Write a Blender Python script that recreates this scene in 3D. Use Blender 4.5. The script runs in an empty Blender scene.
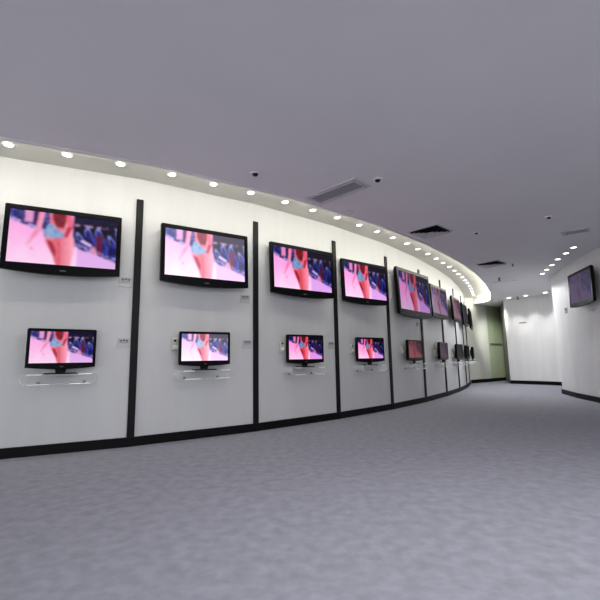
import bpy, bmesh, math, random
from mathutils import Vector, Matrix, noise
random.seed(7)
scn = bpy.context.scene
COL = scn.collection
PI = math.pi
def srgb(r, g, b):
    f = lambda c: (c/255/12.92) if c/255 <= .04045 else ((c/255+.055)/1.055)**2.4
    return (f(r), f(g), f(b), 1)

# ------------------------------------------------------------------ materials
def mat(name, col, rough=.5, metal=0., emis=None, es=0., coat=0., trans=0., alpha=1., spec=.5):
    m = bpy.data.materials.new(name); m.use_nodes = True
    b = m.node_tree.nodes['Principled BSDF']
    b.inputs['Base Color'].default_value = col
    b.inputs['Roughness'].default_value = rough
    b.inputs['Metallic'].default_value = metal
    b.inputs['Coat Weight'].default_value = coat
    b.inputs['Transmission Weight'].default_value = trans
    b.inputs['Specular IOR Level'].default_value = spec
    b.inputs['Alpha'].default_value = alpha
    if emis:
        b.inputs['Emission Color'].default_value = emis
        b.inputs['Emission Strength'].default_value = es
    return m
def add_noise(m, scale, c1, c2, lo=.35, hi=.65, stretch=(1, 1, 1), bump=0., detail=4, bscale=None):
    nt = m.node_tree; N = nt.nodes; L = nt.links; b = N['Principled BSDF']
    tc = N.new('ShaderNodeTexCoord'); mp = N.new('ShaderNodeMapping'); mp.inputs['Scale'].default_value = stretch
    nz = N.new('ShaderNodeTexNoise'); nz.inputs['Scale'].default_value = scale; nz.inputs['Detail'].default_value = detail
    rp = N.new('ShaderNodeValToRGB'); rp.color_ramp.elements[0].position = lo; rp.color_ramp.elements[1].position = hi
    rp.color_ramp.elements[0].color = c1; rp.color_ramp.elements[1].color = c2
    L.new(tc.outputs['Object'], mp.inputs['Vector']); L.new(mp.outputs['Vector'], nz.inputs['Vector'])
    L.new(nz.outputs['Fac'], rp.inputs['Fac']); L.new(rp.outputs['Color'], b.inputs['Base Color'])
    if bump:
        n2 = N.new('ShaderNodeTexNoise'); n2.inputs['Scale'].default_value = bscale or scale*6
        bp = N.new('ShaderNodeBump'); bp.inputs['Strength'].default_value = bump; bp.inputs['Distance'].default_value = .004
        L.new(tc.outputs['Object'], n2.inputs['Vector']); L.new(n2.outputs['Fac'], bp.inputs['Height']); L.new(bp.outputs['Normal'], b.inputs['Normal'])
    return m
M = {}
M['wall'] = add_noise(mat('wall laminate', (.7, .7, .7, 1), .42), 2.0, (.535, .545, .555, 1), (.56, .57, .58, 1), .3, .7, (4, 4, .4))
M['far'] = add_noise(mat('greenish paint', (.5, .53, .42, 1), .6), 1.2, (.38, .44, .29, 1), (.47, .53, .37, 1), .3, .7, (2, 2, .4))
M['white'] = add_noise(mat('white partition paint', (.7, .7, .7, 1), .5), 1.5, (.74, .74, .76, 1), (.80, .80, .81, 1), .3, .7, (3, 3, .5))
M['cream_wall'] = add_noise(mat('pale cream far wall', (.7, .7, .66, 1), .6), 1.2, (.60, .61, .56, 1), (.66, .67, .62, 1), .3, .7, (2, 2, .4))
M['panel_side'] = mat('grey partition edge', (.12, .13, .11, 1), .6)
M['ceil'] = add_noise(mat('ceiling paint', (.4, .4, .43, 1), .8), .8, (.78, .775, .80, 1), (.82, .815, .84, 1), .3, .7)
M['band'] = add_noise(mat('cove paint', (.7, .7, .66, 1), .7), 1.0, (.56, .56, .52, 1), (.61, .61, .57, 1), .3, .7)
M['lip'] = mat('white lip', (.85, .85, .84, 1), .5)
M['carpet'] = add_noise(mat('carpet', (.1, .1, .12, 1), .9, spec=.3), 12, srgb(122, 123, 132), srgb(138, 139, 151), .3, .7, (1, 1, 1), .6, 10, 260)
M['base'] = mat('black skirting', (.004, .004, .005, 1), .5, spec=.12)
M['strip'] = mat('dark anodised strip', (.006, .007, .008, 1), .45, spec=.16)
M['black'] = mat('gloss black bezel', (.003, .003, .004, 1), .3, spec=.08)
M['matte'] = mat('matte black plastic', (.01, .01, .011, 1), .6, spec=.15)
M['bracket'] = mat('steel bracket', (.25, .25, .26, 1), .4, .8)
M['glint'] = mat('edge highlight', (.85, .85, .87, 1), .3, .35)  # pale colour for the highlights along the acrylic edges
M['acrylic'] = mat('clear acrylic', (.9, .93, .94, 1), .08, alpha=.13)
M['edge'] = mat('acrylic edge', (.75, .78, .78, 1), .3, alpha=.45)
M['tagclear'] = mat('frosted acrylic', (.62, .63, .64, 1), .2, alpha=.75)
M['tagdark'] = mat('dark print', (.12, .12, .13, 1), .5)
M['cream'] = mat('cream plastic', (.52, .52, .45, 1), .4)
M['lens'] = mat('lamp lens', (1, 1, 1, 1), .4, emis=(1, .97, .9, 1), es=9.)
M['ltrim'] = mat('lamp trim', (.85, .85, .83, 1), .35)
M['led'] = mat('led diffuser', (1, 1, 1, 1), .4, emis=(1, .95, .82, 1), es=20.)
M['vent'] = mat('vent metal', (.60, .60, .63, 1), .5)
M['ventd'] = mat('dark vent metal', (.42, .42, .45, 1), .6)
M['void'] = mat('vent cavity', (.008, .008, .009, 1), .9)
M['silver'] = mat('silver mark', (.13, .13, .135, 1), .4, .3)
M['redled'] = mat('standby light', (.3, .02, .02, 1), .4, emis=(1, .08, .05, 1), es=1.2)

# ------------------------------------------------------------------ helpers
def box(bm, c, s, rz=0., mx=None):
    r = bmesh.ops.create_cube(bm, size=1.)
    T = Matrix.Translation(c) @ Matrix.Rotation(rz, 4, 'Z') @ Matrix.Diagonal((*s, 1))
    if mx: T = mx @ T
    bmesh.ops.transform(bm, matrix=T, verts=r['verts'])
def cyl(bm, c, r1, r2, h, seg=24, axis='Z', sc=(1, 1, 1)):
    r = bmesh.ops.create_cone(bm, cap_ends=True, segments=seg, radius1=r1, radius2=r2, depth=h)
    T = Matrix.Translation(c) @ Matrix.Diagonal((*sc, 1))
    if axis == 'Y': T = T @ Matrix.Rotation(PI/2, 4, 'X')
    if axis == 'X': T = T @ Matrix.Rotation(PI/2, 4, 'Y')
    bmesh.ops.transform(bm, matrix=T, verts=r['verts'])
def ring(bm, c, r0, r1, h, seg=28):                       # flat annulus, top at c.z, going down h
    v = []
    for k in range(seg):
        a = 2*PI*k/seg; cs, sn = math.cos(a), math.sin(a)
        v.append([bm.verts.new((c[0]+r*cs, c[1]+r*sn, c[2]+z)) for r, z in ((r0, 0), (r1, 0), (r1-.003, -h), (r0+.004, -h))])
    for k in range(seg):
        a, b = v[k], v[(k+1) % seg]
        for j in range(4):
            bm.faces.new((a[j], b[j], b[(j+1) % 4], a[(j+1) % 4]))
def prism(bm, pts, z0, z1):
    b = [bm.verts.new((p[0], p[1], z0)) for p in pts]; t = [bm.verts.new((p[0], p[1], z1)) for p in pts]
    bm.faces.new(b[::-1]); bm.faces.new(t); n = len(pts)
    for k in range(n): bm.faces.new((b[k], b[(k+1) % n], t[(k+1) % n], t[k]))
def obj(name, bm, m, parent=None, smooth=False, bevel=0., label=None):
    bmesh.ops.recalc_face_normals(bm, faces=bm.faces)
    me = bpy.data.meshes.new(name); bm.to_mesh(me); bm.free()
    for mm in (m if isinstance(m, list) else [m]): me.materials.append(mm)
    if smooth:
        for p in me.polygons: p.use_smooth = True
    o = bpy.data.objects.new(name, me); COL.objects.link(o)
    if bevel:
        b = o.modifiers.new('bevel', 'BEVEL'); b.width = bevel; b.segments = 2; b.limit_method = 'ANGLE'
    if parent: o.parent = parent
    if label: o['label'] = label
    return o
def struct(name, bm, m, **k):
    o = obj(name, bm, m, **k); o['kind'] = 'structure'; return o
def tag(o, label, cat, group=None):
    o['label'] = label; o['category'] = cat
    if group: o['group'] = group
    return o
def thing(name, label, cat, loc=(0, 0, 0), rz=0., group=None):
    o = bpy.data.objects.new(name, None); COL.objects.link(o); o.empty_display_size = .1
    o.location = loc; o.rotation_euler = (0, 0, rz)
    return tag(o, label, cat, group)
def dup(root, loc, rz, label, group=None, name=None):
    r = root.copy(); COL.objects.link(r); r.location = loc; r.rotation_euler = (0, 0, rz); r['label'] = label
    if group: r['group'] = group
    m = {}
    for ch in list(root.children):
        c = ch.copy(); COL.objects.link(c); c.parent = r; m[ch.name] = c
        for g in list(ch.children):
            d = g.copy(); COL.objects.link(d); d.parent = c
    return r
def kid(root, base):
    for c in root.children:
        if c.name.split('.')[0] == base: return c

# ------------------------------------------------------------------ plan of the curved wall
L = 1.6218
HD = [.447, .585, .7066, .7987, .8904, .959, 1.0175, 1.0733, 1.1291]
S = [Vector((-3.457, 4.2198))]
for h in HD: S.append(S[-1]+L*Vector((math.cos(h), math.sin(h))))
PRE = []; p = S[0].copy()
for h in (.30, .16, .04):
    p = p-L*Vector((math.cos(h), math.sin(h))); PRE.insert(0, p.copy())
S_END = S[-1]+.8*Vector((math.cos(1.16), math.sin(1.16)))
WALL = PRE+S+[S_END]                                     # vertices of the wall's face, WALL[3] = S[0]
HALL = [.04, .16, .30]+HD+[1.16]
CK = 1.0613
ZC, ZB = 3.035, 3.26                              # main ceiling, raised cove ceiling
def ht(k):
    h = HALL[k]; return Vector((math.cos(h), math.sin(h))), Vector((math.sin(h), -math.cos(h)))
def at_wall(u, off=0.):                          # u as a position along S (S[0] = 0)
    k = min(max(int(math.floor(u)), -3), 8); t, n = ht(k+3)
    return WALL[k+3]+t*(u-k)*L+n*off
def vnorm(k):                                    # normal at vertex k of WALL
    a = HALL[max(k-1, 0)]; b = HALL[min(k, len(HALL)-1)]; h = (a+b)/2
    return Vector((math.sin(h), -math.cos(h)))
def offset_line(pts, nrm, d): return [p+n*d for p, n in zip(pts, nrm)]
WN = [vnorm(k) for k in range(len(WALL))]
FAR0, FAR1 = Vector((6.33, 15.62)), Vector((8.93, 17.55))

# wall
bm = bmesh.new()
prism(bm, WALL+offset_line(WALL, WN, -.15)[::-1], 0, ZB)
struct('wall_left', bm, M['wall'])
bm = bmesh.new()
o0 = offset_line(WALL, WN, .001); o1 = offset_line(WALL, WN, .028)
prism(bm, o0+o1[::-1], 0, .105)
struct('baseboard_left', bm, M['base'])
# far wall
fd = (FAR1-FAR0).normalized(); fn = Vector((fd.y, -fd.x))
bm = bmesh.new(); prism(bm, [FAR0-fd*.1, FAR1+fd*1.5, FAR1+fd*1.5-fn*.15, FAR0-fd*.1-fn*.15], 0, ZB); struct('wall_far', bm, M['far'])
q_ = FAR0+fd*1.45
bm = bmesh.new(); prism(bm, [FAR0+fn*.002-fd*.02, q_+fn*.002, q_+fn*.022, FAR0+fn*.022], 0, ZB); o = struct('wall_far_left', bm, M['cream_wall']); o.name = 'wall_far.001'  # paler cream slab over the left stretch of the far wall
bm = bmesh.new(); prism(bm, [FAR0, FAR1+fd*1.4, FAR1+fd*1.4+fn*.03, FAR0+fn*.03], 0, .13); struct('baseboard_far', bm, M['base'])
# white curved partition
PP = [Vector(q)*1.07 for q in ((7.06, 14.10), (7.40, 13.62), (7.68, 13.20), (7.88, 12.75), (7.98, 12.2), (8.0, 11.4), (7.9, 10.8))]
def line_norm(pts, sgn=1):
    out = []
    for k in range(len(pts)):
        a = pts[max(k-1, 0)]; b = pts[min(k+1, len(pts)-1)]; d = (b-a).normalized(); out.append(Vector((d.y, -d.x))*sgn)
    return out
PN = line_norm(PP)                                # pointing to -x side
bm = bmesh.new()
prism(bm, PP+[p-n*.5 for p, n in zip(PP, PN)][::-1], 0, ZC+.02)
pw = struct('wall_partition', bm, [M['white'], M['panel_side']])
bm = bmesh.new(); prism(bm, [PP[0]-PN[0]*.02+Vector((-.02,.05)), PP[0]-PN[0]*.02+Vector((0,.02)), Vector((8.47, 17.2)), Vector((8.43, 17.2))], 0, ZC)
struct('trim_1', bm, M['panel_side'])
bm = bmesh.new(); prism(bm, [p+n*.001 for p, n in zip(PP, PN)]+[p+n*.028 for p, n in zip(PP, PN)][::-1], 0, .12); struct('baseboard_partition', bm, M['base'])
# right wall
RP = [Vector(q)*1.07 for q in ((7.9, 10.85), (6.24, 10.02), (5.87, 8.95), (5.52, 7.5), (5.15, 5.6), (4.95, 3.2), (4.9, 0), (4.9, -5.5))]
RN = []
for k in range(len(RP)):
    if k == 0: d = (RP[1]-RP[0]).normalized()
    elif k == 1: d = (RP[2]-RP[1]).normalized()
    else: d = (RP[min(k+1, len(RP)-1)]-RP[k-1]).normalized()
    RN.append(Vector((d.y, -d.x)))
for k, n in enumerate(RN):
    if k and n.x > 0: RN[k] = -n
bm = bmesh.new()
R2 = RP[1:]; N2 = RN[1:]
prism(bm, R2+[p-n*.15 for p, n in zip(R2, N2)][::-1], 0, ZC+.02)
prism(bm, [RP[1]+Vector((.14, -.02)), RP[1]+Vector((0.02, .01)), RP[0], RP[0]+Vector((.05, -.15))], 0, ZC+.02)
struct('wall_right', bm, M['white'])
bm = bmesh.new(); prism(bm, [p+n*.001 for p, n in zip(R2, N2)]+[p+n*.028 for p, n in zip(R2, N2)][::-1], 0, .11); struct('baseboard_right', bm, M['base'])

# floor and ceilings
bm = bmesh.new(); prism(bm, [(-9, -6), (12, -6), (12, 20), (-9, 20)], -.1, 0); struct('floor', bm, M['carpet'])
bm = bmesh.new(); prism(bm, [(-9, -6), (12, -6), (12, 20), (-9, 20)], ZB, ZB+.1)
o = struct('ceiling_cove', bm, M['band']); o.name = 'ceiling.001'
def ring_pts(d):
    out = []
    n = len(WALL)
    ks = [0, 1, 2]+list(range(3, n))
    u = -3.
    while u <= 9.001:
        k = min(max(int(math.floor(u+1e-6)), -3), 8); f = u-k
        h0 = HALL[k+3]; hm = (HALL[max(k+2, 0)]+h0)/2; hp = (h0+HALL[min(k+4, len(HALL)-1)])/2
        h = hm+(hp-hm)*f; base = WALL[k+3]+ht(k+3)[0]*f*L
        out.append(base+Vector((math.sin(h), -math.cos(h)))*d); u += .25
    h = 1.16
    P = out[-1].copy()
    for k in range(16):
        h += .035 if k < 2 else .3; P = P+.3*Vector((math.cos(h), math.sin(h)))
        out.append(P.copy())
        if (P-FAR0).dot(fn) < .2: break
    return out
RING = ring_pts(.93)
bm = bmesh.new()
RING.append(RING[-1]-fn*.35)
outer = RING+[FAR1+fd*3, Vector((12, -6)), Vector((-9, -6)), Vector((-9, RING[0].y))]
prism(bm, outer, ZC, ZB-.001)
bmesh.ops.triangulate(bm, faces=bm.faces)
struct('ceiling', bm, M['ceil'])
# white lip along the ceiling edge, with the led strip on its hidden face
RNn = line_norm(RING)
def ring_band(d0, d1, z0, z1):
    bm = bmesh.new(); prism(bm, [p-n*d0 for p, n in zip(RING, RNn)]+[p-n*d1 for p, n in zip(RING, RNn)][::-1], z0, z1); return bm
bm = ring_band(-.03, .022, ZC-.008, ZC-.0005); bm2 = ring_band(.001, .022, ZC, ZB-.002); me_ = bpy.data.meshes.new('lip'); bm2.to_mesh(me_); bm2.free(); bm.from_mesh(me_); bpy.data.meshes.remove(me_); struct('trim_2', bm, M['lip'])
RL = [q for q in RING if (q-FAR0).dot(fn) > .12]; RING, RNn = RL, line_norm(RL)
bm = ring_band(.024, .034, ZC+.05, ZC+.12)
led = tag(obj('light_strip', bm, M['led']), 'warm white light strip along the inside of the curved ceiling edge', 'light')

# vertical dark strips on the wall joints
for i in range(-2, 10):
    k = i+3
    P = WALL[k]; n = WN[k]; h = math.atan2(n.x, -n.y)
    bm = bmesh.new(); q = P+n*.010
    box(bm, (q.x, q.y, (.1+2.985)/2), (.078, .02, 2.885), h)
    for s in (-1, 1):
        t = Vector((math.cos(h), math.sin(h))); e = q+t*s*.0375+n*.0105
        box(bm, (e.x, e.y, 1.54), (.008, .005, 2.88), h)
    struct('trim_%d' % (i+5), bm, M['strip'], bevel=.002)

# ------------------------------------------------------------------ screen picture (painted into a mesh colour attribute)
def inpoly(x, y, P):
    c = False; j = len(P)-1
    for i in range(len(P)):
        if (P[i][1] > y) != (P[j][1] > y) and x < (P[j][0]-P[i][0])*(y-P[i][1])/(P[j][1]-P[i][1])+P[i][0]: c = not c
        j = i
    return c
def capsule(x, y, a, b, r0, r1):
    ax, ay = a; bx, by = b; dx, dy = bx-ax, by-ay; t = max(0, min(1, ((x-ax)*dx+(y-ay)*dy)/(dx*dx+dy*dy)))
    return math.hypot(x-ax-t*dx, (y-ay-t*dy)*1.0) < r0+(r1-r0)*t
def mix(a, b, t): return tuple(a[i]*(1-t)+b[i]*t for i in range(3))
def paint(u, v):                                  # u right 0..1, v down 0..1 -> srgb 0..255
    x, y = u*1.78, v
    n = noise.noise(Vector((x*6, y*6, 1.3)))*.5+.5
    n2 = noise.noise(Vector((x*17, y*13, 4.1)))*.5+.5
    n3 = noise.noise(Vector((x*34, y*30, 9.)))*.5+.5
    # catwalk floor
    c = mix((255, 178, 232), (255, 226, 246), min(1, max(0, v*1.1-.1+.3*(n-.5))))
    if u > .62: c = mix(c, (214, 168, 238), .55)
    # spectators left
    vl = .20+.62*u
    if u < .37 and v < vl:
        base = mix((22, 20, 66), (58, 62, 168), max(0, min(1, (n2-.3)*2.2)))
        if n3 > .64: base = (168, 160, 222)
        if .13 < u < .2 and v < .22: base = (232, 168, 210)
        if .22 < u < .27: base = (60, 16, 50)
        c = base
        if v > vl-.06 and n2 > .45: c = (190, 176, 224)
    # spectators right
    vr = .62+.62*(u-.56)
    if u > .57 and v < vr-.03*n:
        s = (x+.10*math.sin(y*7)+y*.12)*5.4; fr = s-math.floor(s)
        top = .22+.10*math.sin(math.floor(s)*2.3)+1.2*(fr-.5)**2
        bcol = mix((22, 20, 70), (56, 62, 178), max(0, min(1, (n2-.25)*2.)))
        if abs(v-top-.03) < .035: bcol = (150, 158, 224)
        if v < top: bcol = (26, 18, 46)
        if fr < .10: bcol = (12, 9, 34)
        if .58 < fr < .66 and v > .35: bcol = (112, 122, 208)
        if v < .13: bcol = mix((14, 10, 32), (44, 36, 84), n2)
        if .16 < v < .2 and n2 > .5: bcol = (196, 160, 200)
        if .80 < u < .86 and .34 < v < .74: bcol = (112, 30, 66)
        if inpoly(u, v, [(.66, .46), (.76, .55), (.75, .60), (.64, .50)]): bcol = (232, 206, 240)
        if inpoly(u, v, [(.75, .60), (.79, .58), (.82, .76), (.74, .72)]): bcol = (226, 150, 170)
        if v > vr-.11 and n3 > .52: bcol = (206, 186, 236)
        c = bcol
    # spots of litter on the catwalk
    if capsule(u, v, (.2, .7), (.21, .75), .008, .008): c = (238, 150, 196)
    u = u+.05-.02*(v-.3); x = u*1.78
    skin = (240, 142, 156); skd = (206, 84, 98)
    # walking figure seen from behind
    if capsule(x, y, (.60, -.05), (.54, .34), .052, .045) or capsule(x, y, (.54, .34), (.40, .60), .040, .022) or capsule(x, y, (.40, .60), (.36, .66), .026, .016): c = mix((236, 140, 176), (252, 190, 214), n)
    if inpoly(u, v, [(.40, -.01), (.585, -.01), (.60, .30), (.635, .5), (.625, .7), (.60, 1.01), (.465, 1.01), (.43, .80), (.37, .60), (.345, .42), (.40, .26)]):
        t = max(0, min(1, (u-.36)/.25)); c = mix((226, 112, 126), (255, 182, 200), max(0, min(1, abs(t-.42)*1.9*.8+.3*(n2-.3))))
        if inpoly(u, v, [(.375, .52), (.43, .56), (.46, .72), (.455, .86), (.42, .74)]): c = (176, 52, 72)
        if capsule(u, v, (.49, .55), (.50, 1.0), .006, .004): c = skd
    if inpoly(u, v, [(.425, -.01), (.555, -.01), (.55, .16), (.53, .27), (.47, .26), (.43, .12)]): c = mix((110, 30, 44), (170, 62, 72), n2)
    if inpoly(u, v, [(.385, .22), (.43, .20), (.47, .30), (.54, .38), (.53, .45), (.44, .49), (.35, .47), (.36, .36)]): c = mix((104, 140, 186), (190, 214, 236), n2)
    if capsule(x, y, (1.03, -.02), (1.06, .22), .05, .045) or capsule(x, y, (1.06, .22), (.99, .42), .045, .03): c = mix((240, 122, 142), (196, 66, 90), 1 if v > .24 else 0.)
    return c
def screen_mesh(name, w, h, nx=112, ny=63):
    vs = []; fs = []; cs = []
    for j in range(ny+1):
        for i in range(nx+1):
            u, v = i/nx, j/ny
            vs.append(((u-.5)*w, 0, (.5-v)*h)); r = [0, 0, 0]
            for du, dv in ((-.003, -.004), (.003, .004), (.003, -.004), (-.003, .004)):
                q = paint(u+du, v+dv); r = [r[t]+q[t]/4 for t in range(3)]
            cs.append(srgb(*r))
    W = nx+1
    for _ in range(2):
        src = cs[:]
        for j in range(ny+1):
            for i in range(W):
                acc = [0, 0, 0]; tw = 0
                for dj, di, wt in ((0, 0, 4), (0, 1, 2), (0, -1, 2), (1, 0, 2), (-1, 0, 2), (1, 1, 1), (-1, -1, 1), (1, -1, 1), (-1, 1, 1)):
                    jj = min(max(j+dj, 0), ny); ii = min(max(i+di, 0), nx); q = src[jj*W+ii]; tw += wt
                    for t in range(3): acc[t] += q[t]*wt
                cs[j*W+i] = (acc[0]/tw, acc[1]/tw, acc[2]/tw, 1)
    for j in range(ny):
        for i in range(nx):
            a = j*(nx+1)+i; fs.append((a, a+nx+1, a+nx+2, a+1))
    me = bpy.data.meshes.new(name); me.from_pydata(vs, [], fs)
    ca = me.color_attributes.new('picture', 'FLOAT_COLOR', 'POINT')
    for k, c in enumerate(cs): ca.data[k].color = c
    return me
def look(name, gain, tint, gamma=1., wash=0., wcol=(1, .9, .97)):
    m = bpy.data.materials.new('screen '+name); m.use_nodes = True; nt = m.node_tree; N = nt.nodes; K = nt.links
    b = N['Principled BSDF']; b.inputs['Base Color'].default_value = (.01, .01, .012, 1); b.inputs['Roughness'].default_value = .25
    b.inputs['Specular IOR Level'].default_value = 0.
    at = N.new('ShaderNodeAttribute'); at.attribute_name = 'picture'
    g = N.new('ShaderNodeGamma'); g.inputs[1].default_value = gamma
    mu = N.new('ShaderNodeMix'); mu.data_type = 'RGBA'; mu.blend_type = 'MULTIPLY'; mu.inputs[0].default_value = 1; mu.inputs[7].default_value = (*tint, 1)
    wa = N.new('ShaderNodeMix'); wa.data_type = 'RGBA'; wa.inputs[0].default_value = wash; wa.inputs[7].default_value = (*wcol, 1)
    K.new(at.outputs['Color'], g.inputs[0]); K.new(g.outputs[0], mu.inputs[6]); K.new(mu.outputs[2], wa.inputs[6]); K.new(wa.outputs[2], b.inputs['Emission Color'])
    b.inputs['Emission Strength'].default_value = gain
    return m
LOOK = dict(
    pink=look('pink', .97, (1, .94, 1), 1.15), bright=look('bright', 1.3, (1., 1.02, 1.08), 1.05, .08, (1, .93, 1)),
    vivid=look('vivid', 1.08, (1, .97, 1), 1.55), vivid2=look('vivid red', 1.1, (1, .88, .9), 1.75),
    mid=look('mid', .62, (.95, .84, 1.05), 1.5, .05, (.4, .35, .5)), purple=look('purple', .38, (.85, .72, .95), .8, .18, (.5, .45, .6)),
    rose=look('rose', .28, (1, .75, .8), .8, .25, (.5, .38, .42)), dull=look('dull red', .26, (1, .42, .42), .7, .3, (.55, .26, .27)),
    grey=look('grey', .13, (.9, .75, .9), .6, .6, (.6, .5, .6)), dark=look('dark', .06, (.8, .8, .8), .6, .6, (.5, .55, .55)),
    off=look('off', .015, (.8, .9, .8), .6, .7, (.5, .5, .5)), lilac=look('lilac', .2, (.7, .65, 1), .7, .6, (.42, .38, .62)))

# ------------------------------------------------------------------ televisions
def frame_mesh(w, h, sw, sh, sz, depth, bow):     # bezel ring + shell, bowed lower edge; face at y=0, screen recessed
    bm = bmesh.new(); n = 16
    def outline(z_in, x_in, y):
        pts = []
        x = w/2-x_in; zt = h/2-z_in
        r = .012
        pts += [(-x, zt-r), (-x+r, zt), (x-r, zt), (x, zt-r)]
        for k in range(n+1):
            t = k/n*2-1; pts.append((-t*x, -(h/2-z_in)+bow-(1-t*t)*bow*1.6))
        return [bm.verts.new((px, y, pz)) for px, pz in pts]
    A = outline(.004, .004, 0); B = outline(0, 0, .006); C = outline(0, 0, depth*.6); D = outline(.03, .03, depth)
    m = len(A)
    for P, Q in ((A, B), (B, C), (C, D)):
        for k in range(m): bm.faces.new((P[k], P[(k+1) % m], Q[(k+1) % m], Q[k]))
    bm.faces.new(D)
    # inner rectangular opening
    x0, x1, z0, z1 = -sw/2, sw/2, sz-sh/2, sz+sh/2
    I = [bm.verts.new(v) for v in ((x0, 0, z1), (x1, 0, z1), (x1, 0, z0), (x0, 0, z0))]
    J = [bm.verts.new((v.co.x, .012, v.co.z)) for v in I]
    for k in range(4): bm.faces.new((I[k], I[(k+1) % 4], J[(k+1) % 4], J[k]))
    bm.faces.new(J[::-1])
    bm.faces.new((A[0], A[1], I[0])); bm.faces.new((A[1], A[2], I[1], I[0])); bm.faces.new((A[2], A[3], I[1]))
    low = A[4:]                                   # from +x to -x
    half = n//2
    bm.faces.new((A[3], low[0], I[2], I[1])); bm.faces.new([low[-1], A[0], I[0], I[3]])
    bm.faces.new([I[2]]+low[:half+1]); bm.faces.new([I[3], I[2]]+low[half:half+1]); bm.faces.new([I[3]]+low[half:])
    return bm
def build_tv(name, w, with_stand, label, group):
    h = w/1.55
    t = thing(name, label, 'television', group=group)
    sw, sh = w*.915, w*.915/1.78; sz = h*(.5-.075)-sh/2+.003
    obj('casing', frame_mesh(w, h, sw, sh, sz, .075, h*.03), M['black'], t)
    me = screen_mesh('screen', sw-.004, sh-.004); me.materials.append(LOOK['pink'])
    s = bpy.data.objects.new('screen', me); COL.objects.link(s); s.parent = t; s.location = (0, .008, sz)
    s.material_slots[0].link = 'OBJECT'; s.material_slots[0].material = LOOK['pink']
    bm = bmesh.new(); box(bm, (0, .09, 0), (w*.55, .04, h*.5)); obj('back_housing', bm, M['matte'], t, bevel=.01)
    bm = bmesh.new(); box(bm, (0, -.001, -h/2+h*.045), (w*.05, .003, h*.014)); obj('maker_mark', bm, M['silver'], t)
    if with_stand:
        bm = bmesh.new()
        bm2 = bm; cyl(bm, (0, .05, -h/2-.025), .028, .036, .06, 20, sc=(1.6, .7, 1))
        obj('stand_neck', bm, M['matte'], t, smooth=False)
        bm = bmesh.new(); cyl(bm, (0, .03, -h/2-.053), .17, .155, .014, 40, sc=(1, .58, 1)); obj('stand_base', bm, M['black'], t, bevel=.003)
    else:
        bm = bmesh.new(); box(bm, (0, .125, 0), (w*.3, .03, h*.38)); 
        for sx in (-1, 1): box(bm, (sx*w*.12, .12, 0), (.03, .04, h*.45))
        obj('wall_bracket', bm, M['bracket'], t)
    return t
GU = 'large wall televisions on the curved wall'; GL = 'small televisions on loop shelves'
upL = ['leftmost large flat television, above the leftmost small television',
 'large flat television with the palest, washed-out picture, right of the nearest dark strip',
 'large flat television third in the upper row, pink picture with dark right side',
 'large flat television fourth in the upper row, left of the biggest slanted one',
 'biggest of the slanted-looking wall televisions, fifth in the upper row, picture seen at an angle',
 'large wall television with a dim purple picture, sixth in the upper row',
 'large wall television with a dull rose picture, seventh in the upper row',
 'narrow-looking dark wall television, eighth in the upper row, seen from the side',
 'last large television at the far end of the upper row, seen edge-on']
loL = ['small flat television on a loop shelf, leftmost of the lower row, pink picture',
 'small television with washed-out white and blue picture, second in the lower row',
 'small television third in the lower row, pink picture with dark right side',
 'small flat television fourth in the lower row, red-pink picture with dark corner',
 'small television with a dull red picture turned away, fifth in the lower row',
 'small television with a grey-purple screen seen from the side, sixth in the lower row',
 'small dark grey television, seventh in the lower row, seen from the side',
 'small black television eighth in the lower row, nearly edge-on',
 'last small black television at the far end of the lower row, edge-on']
yl = [.20, -.06, -.127, -.20, -.041, -.004, -.05, 0, 0]
yu = [.03, -.009, -.058, -.12, -.03, -.013, .004, 0, 0]
ol = [.084, .021, .002, -.04, .061, .289, .47, .5, .8]
ou = [.035, .02, -.012, -.11, .13, .20, .43, .5, .72]
sc = [.93, .957, .984, .958, 1.24, 1.0, .88, .9, .9]
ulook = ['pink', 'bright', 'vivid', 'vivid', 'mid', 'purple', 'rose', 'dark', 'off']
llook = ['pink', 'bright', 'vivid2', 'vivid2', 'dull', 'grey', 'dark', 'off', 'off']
CH = .94
ZU, ZL = CH+1.368, CH+.179
UP = build_tv('wall_television', 1.24, False, upL[0], GU)
LO = build_tv('small_television', .66, True, loL[0], GL)
HL = .66/1.55
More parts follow.
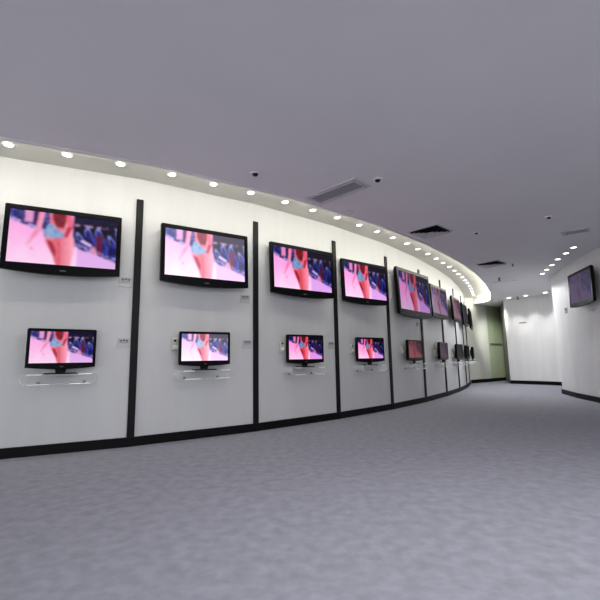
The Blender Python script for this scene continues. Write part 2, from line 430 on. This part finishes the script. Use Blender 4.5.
# loop shelf prototype: a stadium-shaped band of clear acrylic with edge highlights put in as thin bars
def shelf_proto():
    t = thing('loop_shelf', '', 'shelf', group='clear loop shelves under the small televisions')
    w, h, n = .72, .105, 12; r = h/2
    path = []
    for k in range(n+1):
        a = PI/2-PI*k/n; path.append((w/2-r+r*math.cos(a), r*math.sin(a)))
    for k in range(n+1):
        a = -PI/2-PI*k/n; path.append((-w/2+r+r*math.cos(a), r*math.sin(a)))
    def band(y0, y1, th):
        bm = bmesh.new(); V = []
        m = len(path)
        for k in range(m):
            a = Vector(path[k]); pa = Vector(path[k-1]); pb = Vector(path[(k+1) % m]); d = (pb-pa).normalized(); nn = Vector((d.y, -d.x))
            i = a+nn*th
            V.append([bm.verts.new((a.x, y0, a.y)), bm.verts.new((a.x, y1, a.y)), bm.verts.new((i.x, y1, i.y)), bm.verts.new((i.x, y0, i.y))])
        for k in range(m):
            a, b = V[k], V[(k+1) % m]
            for j in range(4): bm.faces.new((a[j], b[j], b[(j+1) % 4], a[(j+1) % 4]))
        return bm
    obj('loop_band', band(-.105, .125, .006), M['acrylic'], t)
    obj('front_edge', band(-.108, -.105, .004), M['edge'], t)
    for sx in (-1, 1):
        for zc, x0, x1 in ((r-.003, .17, .30), (-r+.003, .09, .29)):
            bm = bmesh.new(); cyl(bm, (sx*(x0+x1)/2, -.113, zc), .0055, .0055, x1-x0, 12, 'X'); obj('edge_glint', bm, M['glint'], t, label='short bright highlight on the acrylic edge')  # highlights on the shelf edge, modelled as short bright bars
    for sx in (-1, 1):
        bm = bmesh.new(); cyl(bm, (sx*.22, .13, -r+.015), .012, .012, .02, 14, 'Y'); cyl(bm, (sx*.22, .121, -r+.015), .018, .018, .006, 14, 'Y'); obj('fixing', bm, M['bracket'], t)
    return t
SH = shelf_proto()
def zrot(name): pass
for i in range(9):
    t, n = ht(i+3); h = HALL[i+3]; mid = (S[i]+S[i+1])/2
    # upper
    P = mid+n*(.165+(.03 if i == 4 else .06 if i == 8 else 0))+t*ou[i]
    u = UP if i == 0 else dup(UP, (0, 0, 0), 0, upL[i])
    u.location = (P.x, P.y, ZU); u.rotation_euler = (-.0376, 0, h+yu[i]); u.scale = (sc[i],)*3
    kid(u, 'screen').material_slots[0].material = LOOK[ulook[i]]
    # lower
    P = mid+n*(.16 if i < 8 else .21)+t*ol[i]
    l = LO if i == 0 else dup(LO, (0, 0, 0), 0, loL[i])
    l.location = (P.x, P.y, ZL); l.rotation_euler = (0, 0, h+yl[i])
    kid(l, 'screen').material_slots[0].material = LOOK[llook[i]]
    ps = mid+n*(.142 if i < 8 else .19)+t*ol[i]
    nm = ['leftmost', 'second', 'third', 'fourth', 'fifth', 'sixth', 'seventh', 'eighth', 'ninth and farthest'][i]
    lab = 'clear loop-shaped wall shelf under the %s small television' % nm
    zz = ZL-HL/2-.0615-.0525
    s = SH if i == 0 else dup(SH, (0, 0, 0), 0, lab)
    s['label'] = lab; s.location = (ps.x, ps.y, zz); s.rotation_euler = (0, 0, h)

# right wall television
rd = (RP[3]-RP[2]).normalized(); rn = Vector((rd.y, -rd.x))
if rn.x > 0: rn = -rn
ra = math.atan2(rd.y, rd.x)
P = Vector((5.985, 8.38))+rn*.165
rt = dup(UP, (P.x, P.y, 2.34), ra, 'wall television with a dim lilac screen on the white right-hand wall')
del rt['group']; rt.scale = (.92,)*3; rt.rotation_euler = (-.03, 0, ra)
kid(rt, 'screen').material_slots[0].material = LOOK['lilac']

# ------------------------------------------------------------------ price holders and socket boxes on the wall
def holder_proto():
    t = thing('price_holder', '', 'price tag', group='clear price holders on the curved wall')
    bm = bmesh.new(); box(bm, (0, -.006, 0), (.15, .008, .07)); box(bm, (-.005, -.004, -.062), (.15, .004, .045)); obj('clear_plate', bm, M['tagclear'], t, bevel=.002)
    bm = bmesh.new()
    for k, (x, w) in enumerate(((-.035, .03), (.002, .028), (.036, .026))):
        box(bm, (x, -.011, .004+.004*(k % 2)), (w, .003, .026))
    box(bm, (0, -.011, -.02), (.09, .003, .005)); obj('printed_price', bm, M['tagdark'], t)
    return t
def socket_proto():
    t = thing('socket_box', '', 'socket box', group='cream socket boxes beside the small televisions')
    bm = bmesh.new(); box(bm, (0, -.02, 0), (.10, .04, .15)); obj('box_body', bm, M['cream'], t, bevel=.006)
    bm = bmesh.new(); cyl(bm, (-.01, -.042, .045), .014, .014, .006, 16, 'Y'); obj('round_hole', bm, M['matte'], t)
    bm = bmesh.new(); box(bm, (0, -.042, -.03), (.06, .004, .04)); obj('cover_plate', bm, M['white'], t, bevel=.001)
    return t
HP = holder_proto(); first = [True]
def holder(u, z, lab, s=1.):
    P = at_wall(u, .003); h = HALL[min(max(int(math.floor(u)), -3), 8)+3]
    o = HP if first[0] else dup(HP, (0, 0, 0), 0, lab); first[0] = False
    o['label'] = lab; o.location = (P.x, P.y, z); o.rotation_euler = (0, 0, h); o.scale = (s,)*3
ords = ['first', 'second', 'third', 'fourth', 'fifth', 'sixth', 'seventh', 'eighth']
for k, (uu, zu) in enumerate([(.925, 1.945), (1.9, 1.845)]):
    holder(uu, zu, 'clear price holder below the right corner of the %s large television from left' % ords[k])
for k, uu in enumerate([.93, 1.92, 2.92]):
    holder(uu, 1.21, 'price holder left of the %s dark strip from the left, at small television height' % ords[k], .95)
holder(4.86, 1.715, 'small price holder under the right corner of the biggest slanted television', .8)
SP = socket_proto(); sf = [True]
for k, (uu, z) in enumerate([(1.30, 1.175), (2.285, 1.155), (3.25, 1.135), (4.34, 1.12), (5.56, 1.065), (6.55, 1.045)]):
    P = at_wall(uu, .0); h = HALL[int(uu)+3]
    lab = 'cream socket box on the wall just left of the %s small television' % ords[k+1]
    o = SP if sf[0] else dup(SP, (0, 0, 0), 0, lab); sf[0] = False
    o['label'] = lab; o.location = (P.x, P.y, z); o.rotation_euler = (0, 0, h)
# holder on the right wall
q = RP[2]+(RP[3]-RP[2])*.0+(RP[1]-RP[2])*.06+rn*.003
o = dup(HP, (q.x, q.y, 2.04), ra, 'small grey price holder below the left corner of the right-wall television'); del o['group']; o.scale = (1.1,)*3
# small grey lettering on the white partition (illegible in the photograph): a row of small raised strokes
pd = (PP[2]-PP[1]).normalized(); pn = Vector((pd.y, -pd.x))
if pn.x > 0: pn = -pn
pa = math.atan2(pd.y, pd.x)
bm = bmesh.new(); x = -.13; rr = random.Random(3)
while x < .13:
    w = rr.choice((.014, .02, .026)); hh = rr.choice((.03, .045, .036))
    box(bm, (x+w/2, 0, 0), (w, .006, hh)); x += w+.006
sg = tag(obj('wall_lettering', bm, mat('grey lettering', (.16, .16, .17, 1), .5)), 'small line of dark grey lettering on the white partition', 'sign')
q = PP[1]+pd*.0+pn*.006; sg.location = (q.x, q.y, 2.15); sg.rotation_euler = (0, -.0, pa)
# thin rail on the green wall
q = FAR0+fd*2.0+fn*.0
r = thing('wall_rail', 'thin pale horizontal rail on the green far wall', 'rail', (q.x, q.y, 1.49), math.atan2(fd.y, fd.x))
bm = bmesh.new(); box(bm, (0, -.04, 0), (.9, .015, .035)); obj('rail', bm, M['silver'], r, bevel=.003)
for sx in (-1, 1):
    bm = bmesh.new(); box(bm, (sx*.4, -.018, 0), (.02, .034, .02)); obj('fixing', bm, M['silver'], r)

# ------------------------------------------------------------------ downlights
def lamp_data(name, energy, angle, blend=.6, col=(1, .95, .86)):
    l = bpy.data.lights.new(name, 'SPOT'); l.energy = energy; l.spot_size = math.radians(angle); l.spot_blend = blend; l.color = col; l.shadow_soft_size = .04
    return l
def downlight_proto(name, label, group, ld, r=.055, tilt=(0, 0, 0)):
    t = thing(name, label, 'ceiling light', group=group)
    bm = bmesh.new(); ring(bm, (0, 0, 0), r, r+.022, .008); obj('trim_ring', bm, M['ltrim'], t)
    bm = bmesh.new(); cyl(bm, (0, 0, -.003), r-.001, r+.0005, .006, 24); obj('lens', bm, M['lens'], t)
    lo = bpy.data.objects.new('lamp', ld); COL.objects.link(lo); lo.parent = t; lo.location = (0, 0, -.02); lo.rotation_euler = tilt
    return t
G1 = 'downlights in the curved cove above the television wall'
D0 = downlight_proto('cove_downlight', 'small round downlight in the pale curved cove above the television wall', G1, lamp_data('cove spot', 9, 110, .9), .04)
us = [-1.835+.335*k for k in range(34)]
f = True
for u_ in us:
    if u_ > 9.25: break
    P = at_wall(u_, .34); h = HALL[min(max(int(math.floor(u_)), -3), 8)+3]
    d = D0 if f else dup(D0, (0, 0, 0), 0, D0['label']); f = False
    d.location = (P.x, P.y, ZB); d.rotation_euler = (0, 0, h)
G2 = 'downlights along the right-hand wall'
R0 = downlight_proto('downlight', 'small round downlight in the grey ceiling along the right-hand wall', G2, lamp_data('right spot', 16, 95, 1., (1, .97, .93)), .045)
for k, (x, y) in enumerate([(x_*CK, y_*CK) for x_, y_ in [(5.83, 9.66), (5.67, 9.2), (5.5, 8.73), (5.3, 8.2), (5.16, 7.72), (5.03, 7.3)]]):
    d = R0 if k == 0 else dup(R0, (0, 0, 0), 0, R0['label']); d.location = (x, y, ZC)
labs = ['ceiling downlight above the left edge of the white partition',
        'middle one of three ceiling downlights above the white partition',
        'round ceiling downlight above the right end of the white partition']
W0 = downlight_proto('downlight', labs[0], 'downlights above the white partition', lamp_data('partition spot', 60, 84, .7, (1, .98, .93)), .065)
W0.location = (0, 0, 0)
for k, (x, y) in enumerate([(x_*CK, y_*CK) for x_, y_ in [(7.02, 13.62), (7.34, 13.17), (7.62, 12.58)]]):
    d = W0 if k == 0 else dup(W0, (0, 0, 0), 0, labs[k]); d.location = (x, y, ZC)
# unlit spots, detectors and sprinklers
def unlit(loc, lab, s=1.):
    t = thing('unlit_spotlight', lab, 'ceiling light', loc)
    bm = bmesh.new(); ring(bm, (0, 0, 0), .035*s, .062*s, .01); obj('trim_ring', bm, M['ltrim'], t)
    bm = bmesh.new(); cyl(bm, (0, 0, -.012), .026*s, .034*s, .024, 20); obj('dark_lens', bm, M['void'], t)
    return t
unlit((0.939, 4.564, ZC), 'unlit dark recessed spotlight beside the rectangular ceiling grille')
unlit((3.003, 6.697, ZC), 'unlit dark recessed spotlight right of the nearer square diffuser', .8)
unlit((3.799, 5.975, ZC), 'unlit dark recessed spotlight farthest right in the grey ceiling', .9)
unlit((-0.478, 4.351, ZC), 'unlit dark recessed spotlight in the ceiling left of the rectangular grille')
def sprinkler(loc, lab, s=1.):
    t = thing('sprinkler_head', lab, 'sprinkler', loc)
    bm = bmesh.new(); cyl(bm, (0, 0, -.004), .034*s, .036*s, .008, 20); obj('rosette', bm, M['vent'], t)
    bm = bmesh.new(); cyl(bm, (0, 0, -.03*s), .01*s, .013*s, .05*s, 12); cyl(bm, (0, 0, -.057*s), .024*s, .024*s, .005, 16); obj('nozzle', bm, M['void'], t)
sprinkler((4.829, 9.063, ZC), 'tiny dark sprinkler head beside the farther square diffuser')
sprinkler((5.285, 10.666, ZC), 'grey sprinkler head in the ceiling beyond the farther square diffuser', 1.5)
sprinkler((7.641, 14.221, ZC), 'tiny black fitting between two downlights above the white partition', 1.6)
# round speaker grille near the cove
t = thing('ceiling_speaker', 'faint round grey speaker grille in the ceiling near the cove edge', 'speaker', (0.700, 5.625, ZC))
bm = bmesh.new(); ring(bm, (0, 0, 0), .07, .085, .006); obj('trim_ring', bm, M['vent'], t)
bm = bmesh.new(); cyl(bm, (0, 0, -.002), .07, .07, .004, 24); obj('grille', bm, M['ceil'], t)
# ------------------------------------------------------------------ ceiling vents
def frame_rect(bm, w, h, t, z0, z1):
    box(bm, (0, h/2-t/2, (z0+z1)/2), (w, t, z1-z0)); box(bm, (0, -h/2+t/2, (z0+z1)/2), (w, t, z1-z0))
    box(bm, (w/2-t/2, 0, (z0+z1)/2), (t, h-2*t, z1-z0)); box(bm, (-w/2+t/2, 0, (z0+z1)/2), (t, h-2*t, z1-z0))
def linear_vent(loc, rz, w, h, lab, ns=9):
    t = thing('ceiling_grille', lab, 'vent', loc, rz)
    bm = bmesh.new(); frame_rect(bm, w, h, .035, -.014, 0); obj('frame', bm, M['vent'], t, bevel=.003)
    bm = bmesh.new(); box(bm, (0, 0, -.001), (w-.07, h-.07, .002)); obj('backing', bm, M['ventd'], t)
    bm = bmesh.new(); frame_rect(bm, w-.10, h-.10, .012, -.02, -.003); obj('inner_frame', bm, M['vent'], t)
    for k in range(ns):
        y = -h/2+.075+(h-.15)*k/(ns-1)
        bm = bmesh.new(); box(bm, (0, 0, 0), (w-.13, .016, .003)); o = obj('slat', bm, M['vent'], t); o.location = (0, y, -.010); o.rotation_euler = (.5, 0, 0)
    return t
linear_vent((0.483, 4.893, ZC), math.radians(-44), .82, .34, 'rectangular slatted grey grille in the ceiling near the camera')
def square_vent(loc, rz, w, lab):
    t = thing('ceiling_diffuser', lab, 'vent', loc, rz)
    bm = bmesh.new(); frame_rect(bm, w, w, .025, -.01, 0); obj('frame', bm, M['vent'], t)
    bm = bmesh.new(); box(bm, (0, 0, -.001), (w-.05, w-.05, .002)); obj('backing', bm, M['void'], t)
    for k in range(4):
        a0 = (w/2-.028)*(1-k/4.3); a1 = a0-.038
        bm = bmesh.new()
        o_ = [bm.verts.new((sx*a0, sy*a0, -.036)) for sx, sy in ((-1, -1), (1, -1), (1, 1), (-1, 1))]
        i_ = [bm.verts.new((sx*a1, sy*a1, -.004)) for sx, sy in ((-1, -1), (1, -1), (1, 1), (-1, 1))]
        for j in range(4): bm.faces.new((o_[j], o_[(j+1) % 4], i_[(j+1) % 4], i_[j]))
        o = obj('louvre', bm, [M['vent'], M['void']], t)
        # camera-side louvres coloured black, standing in for the shade between them
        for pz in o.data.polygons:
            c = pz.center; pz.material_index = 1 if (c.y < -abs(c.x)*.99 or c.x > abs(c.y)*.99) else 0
    return t
square_vent((2.186, 6.580, ZC), math.radians(-47), .54, 'nearer square ceiling diffuser with dark louvres beside the cove')
square_vent((4.330, 9.021, ZC), math.radians(-50), .50, 'farther square ceiling diffuser with dark louvres beside the cove end')
linear_vent((4.691, 6.718, ZC), math.radians(-38), .40, .28, 'faint small grey ceiling grille at the right side', 5)
t = thing('ceiling_slot', 'thin dark linear slot in the ceiling before the far walls', 'vent', (5.699, 11.229, ZC), math.radians(-28))
bm = bmesh.new(); frame_rect(bm, .7, .06, .012, -.006, 0); obj('frame', bm, M['vent'], t)
bm = bmesh.new(); box(bm, (0, 0, -.001), (.67, .036, .002)); obj('opening', bm, M['ventd'], t)

# ------------------------------------------------------------------ room light
def area(name, loc, size, energy, col, rot=(0, 0, 0), sy=None):
    l = bpy.data.lights.new(name, 'AREA'); l.energy = energy; l.color = col; l.size = size
    if sy: l.shape = 'RECTANGLE'; l.size_y = sy
    o = bpy.data.objects.new(name, l); COL.objects.link(o); o.location = loc; o.rotation_euler = rot
    return o
area('shop_floor_fill', (1.5, 1.2, 2.75), 4., 150, (1, .985, .98), sy=3.)  # added fill for floor and ceiling, no fitting behind it
ld_ = lamp_data('far wall fill', 330, 58, 1., (.98, 1, .93)); ld_.shadow_soft_size = .15  # added spot without a fitting, brightens the green far wall
lo_ = bpy.data.objects.new('far_wall_fill', ld_); COL.objects.link(lo_); lo_.location = (6.95, 14.6, 2.95)
lo_.rotation_euler = (Vector((7.95, 16.75, 1.25))-Vector(lo_.location)).to_track_quat('-Z', 'Y').to_euler()
area('cove_end_fill', (6.95, 15.45, 3.2), .35, 5, (1, .97, .86))  # extra unseen area light, lifts the pale end of the far wall
area('hall_end_fill', (6.0, 11.6, 2.78), 1.4, 60, (.97, .98, 1))  # fill added to brighten the white partition, not a fitting
w = bpy.data.worlds.new('world'); scn.world = w; w.use_nodes = True
w.node_tree.nodes['Background'].inputs[0].default_value = (.95, .96, 1, 1); w.node_tree.nodes['Background'].inputs[1].default_value = 1.9

# ------------------------------------------------------------------ camera
cd = bpy.data.cameras.new('camera'); cam = bpy.data.objects.new('camera', cd); COL.objects.link(cam)
cd.sensor_width = 36; cd.lens = 409.68/600*36; cd.clip_start = .05
pt, ro = .14778, .01778
cp, sp = math.cos(pt), math.sin(pt); X = Vector((1, 0, 0)); V = Vector((0, -sp, cp)); B = -Vector((0, cp, sp))
up = X*math.sin(ro)+V*math.cos(ro); rt_ = X*math.cos(ro)-V*math.sin(ro)
m = Matrix.Identity(4)
for i in range(3): m[i][0] = rt_[i]; m[i][1] = up[i]; m[i][2] = B[i]
m.translation = Vector((0, 0, .94)); cam.matrix_world = m
scn.camera = cam
scn.view_settings.view_transform = 'Standard'; scn.view_settings.look = 'None'; scn.view_settings.exposure = 0.
